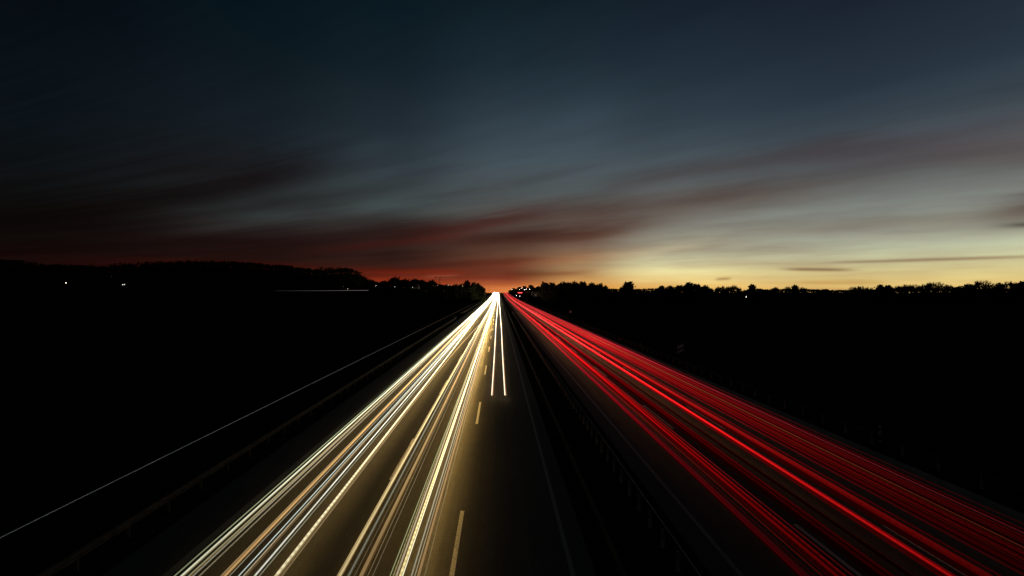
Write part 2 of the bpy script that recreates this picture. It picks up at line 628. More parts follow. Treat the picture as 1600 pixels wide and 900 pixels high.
def barrier(label, path, side, post_gap, y_posts, post_side, post_to=None, group='crash barriers along the motorway', pmat='post'):
    """path: list of (x, y); side: +1 when the rail bulges to +x; posts stand on the other side."""
    root = empty('crash_barrier', (path[0][0], path[0][1], zroad(path[0][1])))
    inv = Vector(root.location)
    tag(root, label, 'crash barrier', group)
    m = MB()
    n = len(W_PROFILE)
    for i, (x, y) in enumerate(path):
        a, b = path[max(0, i - 1)], path[min(len(path) - 1, i + 1)]
        t = Vector((b[0] - a[0], b[1] - a[1], 0)).normalized()
        nrm = Vector((t.y, -t.x, 0)) * side
        for off, z in W_PROFILE:
            p = Vector((x, y, zroad(y) + z)) + nrm * off - inv
            m.v.append(tuple(p))
    for i in range(len(path) - 1):
        for k in range(n - 1):
            m.f.append((i * n + k, i * n + k + 1, (i + 1) * n + k + 1, (i + 1) * n + k))
    link('rail', m.mesh('rail'), M['steel'], root)
    # posts
    pm = MB()
    pm.box(-0.065, 0.065, -0.028, 0.028, -0.05, 0.70)
    pme = pm.mesh('post'); pme.materials.append(M[pmat])

    def x_at(y):
        for (x0, ya), (x1, yb) in zip(path, path[1:]):
            if ya <= y <= yb:
                return x0 + (x1 - x0) * (y - ya) / max(1e-6, yb - ya)
        return path[-1][0]
    y = path[0][1] + 0.4
    far = MB()
    while y < path[-1][1]:
        x = x_at(y) - side * post_side
        if y < y_posts:
            o = link('post', pme, None, root)
            o.location = Vector((x, y, zroad(y))) - inv
        elif y < (post_to or 260):
            z = zroad(y) - inv.z
            far.box(x - inv.x - 0.05, x - inv.x + 0.05, y - inv.y - 0.03, y - inv.y + 0.03, z, z + 0.70)
        y += post_gap
    if far.v:
        tag(link('far_posts', far.mesh('far_posts'), M['post'], root), kind='stuff')
    return root


def straight(x, y0, y1):
    return [(x, y) for y in [y0] + [v for v in YS if y0 < v < y1] + [y1]]


barrier('steel crash barrier on the median nearest the white headlight trails', straight(4.0, -30, 900), -1, 2.0, 150, 0.08)
barrier('median crash barrier with its row of posts beside the red trails', straight(6.25, -30, 900), 1, 1.333, 190, 0.10, pmat='lit_post')
barrier('crash barrier on the far right verge beyond the red tail-light trails', straight(23.5, -30, 700), -1, 2.0, 250, -0.02, 420, pmat='lit_post')
near_path = straight(-14.4, -30, 142) + [(-14.7, 146), (-15.5, 149.5), (-16.8, 152.5), (-17.7, 155), (-18.1, 158)]
barrier('long near crash barrier on the left verge ending in an outward bend', near_path, 1, 2.0, 158, 0.08)
far_path = [(-16.0, 178), (-15.4, 180), (-15.0, 183)] + straight(-14.9, 186, 720)
barrier('far crash barrier on the left verge starting beyond the gap', far_path, 1, 2.0, 300, 0.08)

# a bright steel wire on slim posts beyond the left barrier
wf = empty('wire_fence', (-18.3, -30, 0))
tag(wf, 'thin bright steel wire fence running along the dark left verge', 'fence')
m = MB()
wp = [(0, y + 30, zroad(y) + 0.55) for y in [-30] + [v for v in YS if -30 < v < 700] + [700]]
m.tube(wp, 0.036, 8)
link('wire', m.mesh('wire'), M['wire'], wf, smooth=True)
pm = MB().tube([(0, 0, -0.1), (0, 0, 0.53)], 0.025, 6).mesh('fence_post')
pm.materials.append(M['black'])
for k in range(75):
    o = link('post', pm, None, wf)
    o.location = (-0.0, k * 5.0 + 2, zroad(k * 5.0 - 28))

# ------------------------------------------------------------------ delineators, countdown board, round sign
dl_body = MB()
dl_body.v = [(-.06, -.05, 0), (.06, -.05, 0), (.045, .06, 0), (-.045, .06, 0), (-.06, -.05, .98), (.06, -.05, .98), (.045, .06, 1.05), (-.045, .06, 1.05)]
dl_body.f = [(3, 2, 1, 0), (4, 5, 6, 7), (0, 1, 5, 4), (1, 2, 6, 5), (2, 3, 7, 6), (3, 0, 4, 7)]
dl_body = dl_body.mesh('delineator_body'); dl_body.materials.append(M['white'])
dl_band = MB().prism([(-.065, .70), (.065, .78), (.065, .94), (-.065, .86)], -.056, .064).fix('band'); dl_band.materials.append(M['black'])
dl_ref = MB().box(-.022, .022, -.068, -.058, .745, .90).mesh('reflector'); dl_ref.materials.append(M['stripe'])
dl_places = [26.8, 72, 121, 168, 215, 262, 310]
for i, y in enumerate(dl_places):
    r = empty('delineator_post', (24.35, y, zroad(y)))
    tag(r, f'white roadside delineator post behind the right barrier, {nth(i + 1)} from the viewer', 'delineator', 'delineators along the right verge')
    link('body', dl_body, None, r); link('band', dl_band, None, r); link('reflector', dl_ref, None, r)

cb = empty('countdown_sign', (24.9, 57.5, 0), R_(4))
tag(cb, 'blue countdown marker board with two white diagonal stripes on the right verge', 'road sign')
link('post', MB().tube([(0, 0.06, -0.1), (0, 0.06, 2.55)], 0.035, 8).mesh('post'), M['steel'], cb)
link('board', MB().box(-.5, .5, -.02, .02, .95, 2.6).mesh('board'), M['blue'], cb)
for k in range(2):
    z = 1.08 + k * 0.62
    link('stripe', MB().prism([(-.46, z), (.46, z + .38), (.46, z + .68), (-.46, z + .30)], -.026, -.021).fix('stripe'), M['stripe'], cb)

rs = empty('round_sign', (25.2, 147, 0), R_(3))
tag(rs, 'small round road sign on a post beside the far right barrier', 'road sign')
link('post', MB().tube([(0, 0.05, -0.1), (0, 0.05, 2.9)], 0.04, 8).mesh('post'), M['steel'], rs)
disc = [(math.cos(2 * math.pi * k / 20) * .5, 2.4 + math.sin(2 * math.pi * k / 20) * .5) for k in range(20)]
face = [(math.cos(2 * math.pi * k / 20) * .36, 2.4 + math.sin(2 * math.pi * k / 20) * .36) for k in range(20)]
link('rim', MB().prism(disc, -.02, .02).fix('rim'), M['redsheet'], rs)
link('face', MB().prism(face, -.027, -.021).fix('face'), M['stripe'], rs)

# ------------------------------------------------------------------ light trails
TYS = axis([(-40, 100, 14), (100, 260, 32), (260, 940, 40)])


def trail_path(x, z, y0, y1, x_far=None, y_a=60, y_b=160):
    ys = [y0] + [v for v in TYS if y0 < v < y1] + [y1]
    pts = []
    for y in ys:
        xx = x
        if x_far is not None:
            k = min(1, max(0, (y - y_a) / (y_b - y_a)))
            k = k * k * (3 - 2 * k)
            xx = x + (x_far - x) * k
        xx += .055 * math.sin(y * .021 + x * 7.0) + .03 * math.sin(y * .057 + x * 13.0)      # no car holds its lane to the inch
        pts.append((xx, y, zroad(y) + z))
    return pts


def trail_mesh(pts, r):
    return MB().tube(pts, r, 8).mesh('light_trail')


Y0, Y1 = -40, 940
# x, height, radius, tint, strength, x far off, end of blend
HEADS = [
    (-10.15, .66, .028, (.62, .68, .38), .35, None),
    (-9.98, .66, .040, (.85, .86, .60), .80, None),
    (-9.80, .66, .030, (.50, .56, .30), .32, -9.5),
    (-9.62, .62, .022, (.80, .78, .55), .38, None),
    (-9.30, .64, .016, (.55, .50, .34), .22, None),
    (-8.66, .70, .060, (.92, .50, .16), .40, -8.9),
    (-8.52, .70, .040, (.95, .58, .22), .55, -8.7),
    (-8.20, .62, .022, (.76, .88, .80), .70, None),
    (-8.06, .60, .018, (.70, .78, .68), .42, None),
    (-7.68, .66, .030, (.88, .88, .68), .55, None),
    (-7.56, .66, .026, (.95, .95, .82), .75, None),
    (-7.40, .66, .022, (.62, .62, .42), .35, None),
    (-6.98, .64, .060, (1.0, .86, .50), .78, -7.3),
    (-6.84, .64, .030, (.75, .52, .24), .30, -3.4),
    (-5.12, .68, .026, (.88, .62, .26), .40, -4.6),
    (-4.98, .68, .048, (1.0, .78, .38), .62, -4.7),
    (-4.66, .64, .040, (.62, .60, .44), .24, None),
    (-4.40, .64, .070, (.90, .58, .24), .30, None),
    (-4.12, .60, .016, (.70, .52, .28), .22, None),
    (-3.92, .60, .016, (.62, .50, .30), .20, None),
    (-3.48, .62, .020, (.66, .70, .34), .40, None),
    (-3.38, .62, .016, (.60, .64, .30), .36, None),
    (-3.04, .66, .046, (1.0, .80, .36), .90, None),
    (-2.94, .66, .022, (1.0, .92, .62), 1.05, None),
    (-2.72, .66, .032, (.70, .66, .48), .42, None),
    (-2.56, .64, .048, (.88, .52, .20), .38, None),
    (-2.18, .95, .018, (.66, .54, .30), .26, None),
]
hr = random.Random(41)
HEADS = [(x + .0, z + hr.uniform(-.08, .10), r * .80, c, st, xf) for (x, z, r, c, st, xf) in HEADS]
for k in range(24):                       # the many fainter, finer lines between the main ones
    x = hr.choice((hr.gauss(-9.3, .25), hr.gauss(-8.4, .4), hr.gauss(-7.3, .35), hr.gauss(-4.5, .4), hr.gauss(-2.95, .35)))
    warm = hr.random()
    HEADS.append((min(x, -2.3), hr.uniform(.5, .95), hr.uniform(.006, .014), (.9, .58 + .3 * warm, .24 + .4 * warm), hr.uniform(.12, .5), None))
HEADS.sort(key=lambda h: h[0])
lane1 = [h for h in HEADS if h[0] < -6]
lane2 = [h for h in HEADS if h[0] >= -6]
for lst, where in ((lane1, 'in the outer lane of the left carriageway'), (lane2, 'in the middle lane of the left carriageway')):
    for i, (x, z, r, tint, st, xf) in enumerate(lst):
        o = link('light_trail', trail_mesh(trail_path(x, z, Y0, Y1, xf, 30, 190), r), M['head'])
        o.color = (*tint, st)
        tag(o, f'pale headlight trail {where}, {nth(i + 1)} from the left', 'light trail', 'headlight trails ' + where)
        o.pass_index = 4 if x < -7.8 else 10
        if x > -2.6: o.pass_index = 80  # boosted underside glow, added to light the inner lane
        if r > .027:                        # soft glow round the trail, built as a wider dim tube, a little lower
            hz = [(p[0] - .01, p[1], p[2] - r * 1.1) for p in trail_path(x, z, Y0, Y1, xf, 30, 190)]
            ho = link('halo_streak', trail_mesh(hz, r * 1.55), M['head'], o)
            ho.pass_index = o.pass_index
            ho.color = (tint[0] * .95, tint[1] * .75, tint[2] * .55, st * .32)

# the one overtaking car whose trails stop short in the inner lane
ot = empty('light_trail', (0, 39, 0))
tag(ot, 'pair of headlight trails ending short in the empty inner lane', 'light trail')
for s in (-1, 1):
    pts = [(p[0], p[1] - 39, p[2]) for p in trail_path(s * .62, .66, 36.2, Y1)]
    o = link('lamp_streak', trail_mesh(pts, .045), M['head'], ot); o.color = (1, .84, .60, .55); o.pass_index = 1
    pts = [(p[0] + .10 * s * (1 if s > 0 else -1), p[1] - 39, p[2] - .06) for p in trail_path(s * .62, .66, 36.2, Y1)]
    o = link('reflection_streak', trail_mesh(pts, .040), M['head'], ot); o.color = (.80, .36, .12, .12); o.pass_index = 1  # brownish reflection of the lamp, built as a dim glowing tube

REDS = [
    (9.35, .80, .035, (1, .01, .03), .10), (9.50, .78, .020, (1, .01, .02), .05), (10.50, .80, .070, (1, .008, .01), .20), (10.68, .80, .045, (1, .01, .01), .16),
    (11.02, .90, .030, (1, .01, .02), .04), (11.75, .85, .080, (1, .005, .01), .06), (12.05, .85, .060, (1, .01, .02), .07), (12.75, .80, .035, (.9, .05, .02), .025),
    (13.55, .82, .030, (1, .01, .02), .06), (13.80, .82, .040, (1, .01, .01), .28), (13.93, .82, .055, (1, .012, .012), .75), (14.06, .84, .028, (1, .01, .02), .26),
    (14.80, .88, .070, (1, .01, .015), .10), (15.10, .86, .050, (1, .01, .02), .13), (15.40, .84, .030, (1, .01, .03), .08),
    (16.15, .90, .030, (1, .01, .02), .12), (16.35, .95, .040, (1, .01, .03), .17), (16.58, .90, .028, (1, .02, .03), .16), (16.80, .95, .050, (1, .01, .02), .13),
    (17.08, .90, .030, (1, .015, .02), .17), (17.30, .95, .060, (1, .01, .02), .12), (17.58, .92, .030, (1, .02, .02), .17), (17.80, .95, .026, (1, .16, .06), .17),
    (18.02, .92, .050, (1, .01, .02), .16), (18.28, .95, .032, (1, .02, .03), .14), (18.52, .92, .050, (1, .01, .02), .11), (18.78, .95, .024, (1, .07, .10), .17),
    (19.02, .95, .050, (1, .01, .02), .07), (18.06, 1.60, .022, (1, .03, .04), .10),  # last one: high trail added to light the delineators and right barrier
]
ri = {'inner': 0, 'middle': 0, 'outer': 0}
rr_ = random.Random(17)
for k in range(34):
    x = rr_.choice((rr_.uniform(9.2, 10.9), rr_.uniform(13.0, 15.2), rr_.uniform(16.1, 18.9)))
    REDS.append((x, rr_.uniform(.7, 1.05), rr_.uniform(.008, .02), (1, rr_.uniform(.01, .05), rr_.uniform(.01, .06)), rr_.uniform(.04, .19)))
REDS = [q for q in REDS if not (1.245 < q[0] / (CAM_H - q[1]) < 1.30 or 1.61 < q[0] / (CAM_H - q[1]) < 1.68)]
REDS.sort(key=lambda q: q[0])
for (x, z, r, tint, st) in REDS:
    k_ = rr_.uniform(.45, 1.45) if st < .2 else 1.0
    if x > 15.8:
        st *= .58 * k_
        x += rr_.uniform(-.07, .07)
        r *= rr_.uniform(.7, 1.2)
    else:
        st *= k_
    lane = 'inner' if x < 12.2 else ('middle' if x < 15.8 else 'outer')
    ri[lane] += 1
    o = link('light_trail', trail_mesh(trail_path(x, z, Y0, Y1), r), M['tail'])
    o.color = (*tint, st * .42)
    o.pass_index = 170 if z > 1.5 else (26 if x < 15.5 else 10)  # the added high trail gets the strongest underside glow
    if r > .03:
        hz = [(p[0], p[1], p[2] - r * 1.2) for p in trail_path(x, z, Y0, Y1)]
        ho = link('halo_streak', trail_mesh(hz, r * 1.9), M['tail'], o)  # soft red glow built as a wider, dimmer tube
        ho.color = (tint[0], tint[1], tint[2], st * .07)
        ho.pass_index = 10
    tag(o, f'red tail-light trail in the {lane} lane of the right carriageway, {nth(ri[lane])} from the median', 'light trail',
        f'red tail-light trails in the {lane} lane')

# a car on a road far across the fields on the left
o = link('light_trail', MB().tube([(-266, 500, 10.0), (-210, 500, 10.2), (-155, 500, 10.6)], [.02, .10, .20], 6).mesh('light_trail'),
         lamp_mat("distant_trail", (1, .85, .8), .16), None, True)
tag(o, 'short horizontal white light trail on a far field road at left', 'light trail')


# ------------------------------------------------------------------ trees
def leafy_meshes(seed, squat=1.0):
    rnd = random.Random(seed)
    tr = MB()
    tr.tube([(0, 0, -.5), (.1, 0, 2), (0, .1, 5), (.1, .1, 8.6)], [.38, .3, .22, .06], 7)
    lobes = []
    for k in range(11):
        a = rnd.uniform(0, 6.283); z = rnd.uniform(2.4, 8.8)
        rr = rnd.uniform(.9, 2.9) * (1 if z < 6.5 else .55)
        c = Vector((math.cos(a) * rr, math.sin(a) * rr, z))
        lobes.append((c, rnd.uniform(1.3, 2.2)))
        tr.tube([(0, 0, max(1.2, z - 2.0)), tuple(c * .6 + Vector((0, 0, z * .3))), tuple(c)], [.13, .08, .03], 5)
    lobes.append((Vector((0, 0, 8.6)), 1.5)); lobes.append((Vector((0, 0, 2.2)), 2.6))
    cr = MB()
    for c, R in lobes:
        for k in range(int(60 * R)):
            d = Vector((rnd.gauss(0, 1), rnd.gauss(0, 1), rnd.gauss(0, 1))).normalized()
            p = c + d * (R * rnd.uniform(.45, 1.08) * (1 if rnd.random() < .9 else 1.2))
            if p.z < .3: continue
            s = rnd.uniform(.30, .62)
            u = Vector((rnd.gauss(0, 1), rnd.gauss(0, 1), rnd.gauss(0, 1))).normalized()
            w = u.orthogonal().normalized()
            b = len(cr.v)
            cr.v += [tuple(p + u * s), tuple(p + w * s * .7), tuple(p - u * s), tuple(p - w * s * .7)]
            cr.f.append((b, b + 1, b + 2, b + 3))
    a, b = tr.mesh('trunk'), cr.mesh('crown')
    a.materials.append(M['bark']); b.materials.append(M['leaf'])
    return a, b


def bare_meshes(seed):
    rnd = random.Random(seed)
    tr, cr = MB(), MB()
    tr.tube([(0, 0, -.5), (.08, 0, 1.5), (0, .05, 3.2)], [.30, .24, .18], 7)

    def grow(p, d, ln, r, lev):
        q = p + d * ln
        mid = p + d * (ln * .5) + Vector((rnd.gauss(0, 1), rnd.gauss(0, 1), rnd.gauss(0, 1))) * ln * .05
        (tr if lev == 0 else cr).tube([tuple(p), tuple(mid), tuple(q)], [r, r * .85, r * .65], 4 if lev < 2 else 3, False)
        if lev >= 4: return
        for k in range(4 if lev < 3 else 6):
            nd = (d + Vector((rnd.gauss(0, .5), rnd.gauss(0, .5), rnd.gauss(.12, .4)))).normalized()
            st = p + (q - p) * rnd.uniform(.5, 1.0)
            grow(st, nd, ln * rnd.uniform(.55, .8), max(.045, r * .55), lev + 1)
    for k in range(5):
        a = k * 1.2566 + rnd.uniform(-.4, .4)
        grow(Vector((0, .05, rnd.uniform(2.2, 3.2))), Vector((math.cos(a) * .6, math.sin(a) * .6, 1)).normalized(), 2.7, .12, 0)
    a, b = tr.mesh('trunk'), cr.mesh('crown')
    zt = max(v.co.z for v in b.vertices)
    for me in (a, b):
        for v in me.vertices: v.co.z *= 10.0 / zt
        me.materials.append(M['bark'])
    return a, b


LEAFY = [leafy_meshes(s) for s in (11, 12, 13, 14, 15)]
BARE = [bare_meshes(s) for s in (21, 22, 23)]
trnd = random.Random(5)


def tree(px, top, wpx, Y, kind, label, group):
    """A tree whose top stands in the direction of pixel (px, top) at distance Y; width in pixels."""
    X = (px - VPX) / FOC * Y
    zt = CAM_H + (VPY - top + (1.6 if kind == 'b' else .3)) / FOC * Y
    gz = ground_z(X, Y)
    h = max(2.0, zt - gz)
    r = empty('tree', (X, Y, gz - 0.1), trnd.uniform(0, 6.28))
    tag(r, label, 'tree', group)
    tm, cm = (LEAFY if kind == 'l' else BARE)[trnd.randrange(5 if kind == 'l' else 3)]
    t, c = link('trunk', tm, None, r), link('crown', cm, None, r)
    sz = h / 10.0
    w = wpx / FOC * Y / (6.0 if kind == 'l' else 6.8)
    r.scale = (w, w, sz)
    return r


def row(items, Y, where, group):
    for i, it in enumerate(items):
        px, top, w, k = it[:4]
        what = 'dark leafy tree' if k == 'l' else 'bare branching tree'
        tree(px, top, w, Y + trnd.uniform(-8, 8), k, f'{what} {where}, {nth(i + 1)} from the left', group)


row([(853, 443, 20, 'l'), (864, 442, 18, 'l'), (876, 442.5, 20, 'l'), (889, 441.5, 20, 'l'), (901, 441.5, 20, 'l'), (912, 440.5, 20, 'l'), (924, 442.5, 20, 'l'),
     (935, 445, 18, 'l'), (944, 447.5, 14, 'l'), (950, 451, 10, 'l')], 300, 'in the dense grove right of the red trails', 'trees of the grove beside the road')
tree(980, 440.5, 25, 300, 'l', 'lone round leafy tree on the right skyline just beyond the grove', 'skyline trees')
row([(1035, 447, 16, 'l'), (1047, 447, 18, 'l'), (1060, 446, 18, 'l'), (1076, 441.5, 22, 'l'), (1090, 444, 20, 'l'), (1101, 448, 16, 'l'), (1110, 451, 12, 'l')], 320,
    'in the second clump on the right skyline', 'trees of the second clump')
row([(1121, 448, 8, 'b'), (1128, 447, 9, 'b'), (1136, 448, 9, 'b'), (1146, 446, 14, 'b'), (1154, 449, 8, 'b'), (1175, 446, 13, 'l'), (1187, 451, 12, 'l')], 400,
    'in the small scattered trees mid right', 'small skyline trees')
row([(1209, 450, 12, 'l'), (1232, 448, 9, 'b'), (1242, 447, 12, 'l'), (1254, 449, 9, 'b'), (1290, 452, 16, 'l')], 420,
    'rising from the low right hedge', 'trees in the low hedge')
row([(1333, 448, 12, 'b'), (1344, 447, 12, 'b'), (1357, 449, 12, 'b'), (1376, 445, 15, 'l'), (1386, 446, 15, 'l'), (1400, 447, 16, 'b'), (1413, 445, 18, 'b'), (1427, 444.5, 18, 'b'),
     (1443, 444, 18, 'b'), (1460, 440.5, 26, 'b'), (1484, 445, 14, 'b'), (1496, 449, 16, 'l'), (1513, 443.5, 16, 'l'), (1522, 445, 14, 'l'), (1534, 438, 24, 'b'),
     (1548, 446, 14, 'b'), (1560, 442, 14, 'l'), (1573, 440, 20, 'b'), (1588, 443, 18, 'l'), (1600, 441.5, 20, 'l'), (1618, 440, 20, 'b'), (1636, 442, 20, 'l')], 350,
    'in the wooded row at far right', 'trees of the row at far right')
row([(588, 441, 18, 'l'), (602, 439, 22, 'l'), (619, 433, 22, 'l'), (634, 436, 20, 'l'), (647, 436, 20, 'l'), (660, 438, 22, 'l'), (674, 440, 20, 'l')], 500,
    'behind the lit village lamps at left', 'trees behind the village lamps')
row([(688, 445, 14, 'l'), (699, 445, 14, 'l'), (712, 444, 14, 'l'), (722, 443.5, 13, 'l'), (730, 440.5, 13, 'l'), (739, 441.5, 13, 'l'), (747, 442.5, 12, 'l'), (753, 447, 9, 'l'), (757, 451, 6, 'l')], 400,
    'in the row closing on the left road edge', 'trees by the left road edge')
row([(797, 453.5, 7, 'l'), (803, 450.5, 9, 'l'), (811, 448.5, 10, 'l'), (820, 447, 11, 'l'), (830, 446, 12, 'l'), (840, 447.5, 11, 'l'), (847, 448, 10, 'l')], 830,
    'behind the far lamps right of the road', 'trees behind the far lamps')


# hedges (one object each) and the wood on the left hill, which reads as one mass
def hedge(label, px0, px1, Y, tops, seed):
    rnd = random.Random(seed)
    X0, X1 = (px0 - VPX) / FOC * Y, (px1 - VPX) / FOC * Y
    zg = ground_z((X0 + X1) / 2, Y)
    root = empty('hedge', ((X0 + X1) / 2, Y, zg))
    tag(root, label, 'hedge')
    cr, tr = MB(), MB()
    n = int((X1 - X0) / 1.1)
    for i in range(n):
        x = X0 + (X1 - X0) * i / n
        px = VPX + x * FOC / Y
        H = CAM_H + (VPY - interp(tops, px) + rnd.uniform(-.6, .6)) / FOC * Y - zg
        if i % 4 == 0:
            tr.tube([(x - root.location.x, 0, -.2), (x - root.location.x + .2, .1, H * .7)], [.12, .04], 5)
        for k in range(120):
            z = H * rnd.random() ** .85
            p = Vector((x - root.location.x + rnd.gauss(0, .8), rnd.gauss(0, 1.1), z))
            s = rnd.uniform(.4, .8)
            u = Vector((rnd.gauss(0, 1), rnd.gauss(0, 1), rnd.gauss(0, 1))).normalized(); w = u.orthogonal().normalized()
            b = len(cr.v)
            cr.v += [tuple(p + u * s), tuple(p + w * s), tuple(p - u * s), tuple(p - w * s)]
            cr.f.append((b, b + 1, b + 2, b + 3))
    link('foliage', cr.mesh('foliage'), M['leaf'], root)
    link('stems', tr.mesh('stems'), M['bark'], root)


hedge('low dark hedge between the lone tree and the second clump', 952, 1034, 310, [(952, 453), (960, 451.5), (990, 452), (1034, 451)], 31)
hedge('low dark hedge under the small trees in mid skyline right', 1106, 1200, 410, [(1106, 452.5), (1160, 455), (1170, 452), (1200, 452.5)], 32)
hedge('long low dark hedge on the skyline left of the wooded row', 1196, 1370, 430, [(1196, 453), (1230, 451.5), (1260, 451.5), (1300, 453.3), (1370, 454)], 33)
hedge('dark undergrowth beneath the wooded row at far right', 1366, 1640, 362, [(1366, 452.5), (1400, 451.5), (1640, 451)], 34)
hedge('dark thicket under the village trees at left', 572, 690, 512, [(572, 440), (600, 442), (618, 438), (640, 439), (675, 442), (690, 445)], 35)
hedge('dark thicket under the trees closing on the left road edge', 684, 757, 408, [(684, 446), (720, 446), (745, 446), (753, 449), (757, 453)], 36)
hedge('dark thicket under the dense grove by the road', 848, 952, 306, [(848, 446), (930, 446), (952, 453)], 37)
hedge('dark thicket under the second clump on the right skyline', 1030, 1112, 326, [(1030, 450), (1060, 448), (1095, 448), (1112, 453)], 38)
hedge('dark thicket behind the far lamps right of the road', 796, 850, 838, [(796, 455), (803, 452.5), (815, 450), (850, 450)], 39)

wood = MB()
wr = random.Random(99)
for i in range(1500):
    px = wr.uniform(-90, 590)
    Y = wr.uniform(HILL_Y - 90, HILL_Y + 20) if i % 3 else wr.uniform(HILL_Y - 12, HILL_Y + 12)
    X = (px - VPX) / FOC * HILL_Y
    gz = ground_z(X, Y)
    ztop = CAM_H + (VPY - interp(LEFT_SKY, px) - wr.uniform(-.6, 2.2)) / FOC * HILL_Y
    h = min(15.5, ztop - gz)
    if h < 5: continue
    w = wr.uniform(3.0, 4.6)
    wood.tube([(X, Y, gz - .3), (X, Y, gz + h * .7)], [.3, .08], 4, False)
    for k in range(34):
        d = Vector((wr.gauss(0, 1), wr.gauss(0, 1), wr.gauss(0, 1))).normalized() * wr.uniform(.5, 1)
        p = Vector((X + d.x * w, Y + d.y * w, gz + h * .55 + d.z * h * .45))
        s = wr.uniform(.5, 1.0)
        u = Vector((wr.gauss(0, 1), wr.gauss(0, 1), wr.gauss(0, 1))).normalized(); q = u.orthogonal().normalized()
        b = len(wood.v)
        wood.v += [tuple(p + u * s), tuple(p + q * s), tuple(p - u * s), tuple(p - q * s)]
        wood.f.append((b, b + 1, b + 2, b + 3))
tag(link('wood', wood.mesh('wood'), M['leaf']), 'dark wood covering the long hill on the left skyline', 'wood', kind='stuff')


# ------------------------------------------------------------------ lamps and buildings far off
def street_lamp(px, py, Y, label, mat, group=None, size=.35, arm=0.9):
    X = (px - VPX) / FOC * Y
    z = CAM_H + (VPY - py) / FOC * Y
    gz = ground_z(X, Y)
    h = max(2.5, z - gz)
    r = empty('street_lamp', (X - arm, Y, gz))
    tag(r, label, 'lamp', group)
    link('pole', MB().tube([(0, 0, -.3), (0, 0, h * .6), (0, 0, h + .15)], [.11, .08, .06], 8).mesh('pole'), M['steel'], r)
    link('arm', MB().tube([(0, 0, h + .1), (arm * .5, 0, h + .28), (arm, 0, h + .22)], .045, 6).mesh('arm'), M['steel'], r)
    hd = link('lamp_head', MB().box(arm - .45, arm + .45, -.18, .18, h + .12, h + .28).mesh('lamp_head'), M['steel'], r)
    ln = MB()
    prof = [(0.0, -.9), (.5, -.8), (.85, -.4), (.85, .1), (0, .35)]
    for zz, rr in ((-.62, .30), (-.42, .75), (0, 1.0), (.3, .8), (.34, 0.5)):
        for k in range(10):
            a = k * .6283
            ln.v.append((arm + math.cos(a) * rr * size, math.sin(a) * rr * size, h + zz * size))
    for i in range(4):
        for k in range(10):
            ln.f.append((i * 10 + k, i * 10 + (k + 1) % 10, i * 10 + 10 + (k + 1) % 10, i * 10 + 10 + k))
    ln.f.append(tuple(reversed(range(10))))
    ln.f.append(tuple(range(40, 50)))
    link('lens', ln.mesh('lens'), mat, hd)


LEFT_LAMPS = [(103, 450.5, 560, 'lamp_white', .55, 'lone bright lamp below the wood at far left'),
              (103.5, 452.2, 555, 'lamp_white', .4, 'lower lamp just under the lone bright lamp at far left'),
              (174, 445, 600, 'lamp_warm', .2, 'dim amber lamp on the hillside at left'),
              (191.5, 455, 540, 'lamp_white', .5, 'left one of two white lamps close together at the hill foot'),
              (195, 455.4, 540, 'lamp_white', .4, 'right one of two white lamps close together at the hill foot'),
              (536.5, 448, 560, 'lamp_white', .28, 'small lamp under the steep end of the wood'),
              (543.5, 451.3, 550, 'lamp_white', .28, 'small lamp just above the far field road'),
              (587.5, 446.5, 470, 'lamp_white', .28, 'small white lamp at the foot of the steep wood end'),
              (617, 448.3, 470, 'lamp_white', .26, 'small lamp under the dome-shaped tree at left'),
              (644.5, 449, 460, 'lamp_white', .34, 'lamp beside the pale village house at left'),
              (678.5, 445.2, 470, 'lamp_warm', .18, 'faint lamp left of the three bright ones below the crane'),
              (684, 445.8, 470, 'lamp_pink', .34, 'left one of three bright lamps below the crane'),
              (688, 446.3, 470, 'lamp_pink', .36, 'middle one of three bright lamps below the crane'),
              (691, 446.8, 470, 'lamp_pink', .34, 'right one of three bright lamps below the crane'),
              (700.5, 445.6, 390, 'lamp_white', .24, 'left one of two dimmer lamps right of the crane'),
              (705.5, 446.4, 390, 'lamp_warm', .2, 'right one of two dimmer lamps right of the crane'),
              (722.5, 446.6, 380, 'lamp_warm', .3, 'amber lamp in front of the trees by the left road edge')]
for px, py, Y, mt, sz, lb in LEFT_LAMPS:
    street_lamp(px, py, Y, lb, M[mt], 'far lamps on the left', sz * .6)
RIGHT_LAMPS = [(800, 452, 800, 'lamp_white', .42, 'first lamp right of the vanishing road, low by the trees'),
               (812, 452, 790, 'lamp_white', .32, 'small lamp above the red sign right of the vanishing road'),
               (815.5, 450.2, 790, 'lamp_white', .40, 'topmost lamp of the bright cluster right of the road'),
               (819.5, 452.4, 780, 'lamp_pink', .55, 'brightest lamp of the cluster right of the road'),
               (822.5, 451.6, 780, 'lamp_white', .42, 'lamp just right of the brightest one in the cluster'),
               (828, 451.8, 780, 'lamp_pink', .45, 'rightmost lamp of the bright cluster right of the road'),
               (838, 447.5, 760, 'lamp_warm', .34, 'high amber lamp at the treetops left of the grove'),
               (807, 462.2, 560, 'lamp_white', .30, 'left one of two low lamps by the far barrier'),
               (812, 463.5, 520, 'lamp_white', .30, 'right one of two low lamps by the far barrier')]
for px, py, Y, mt, sz, lb in RIGHT_LAMPS:
    street_lamp(px, py, Y, lb, M[mt], 'far lamps on the right', sz, .7)
street_lamp(1166, 464, 300, 'lone white lamp in the dark field under the right skyline', M['lamp_white'], None, .2)


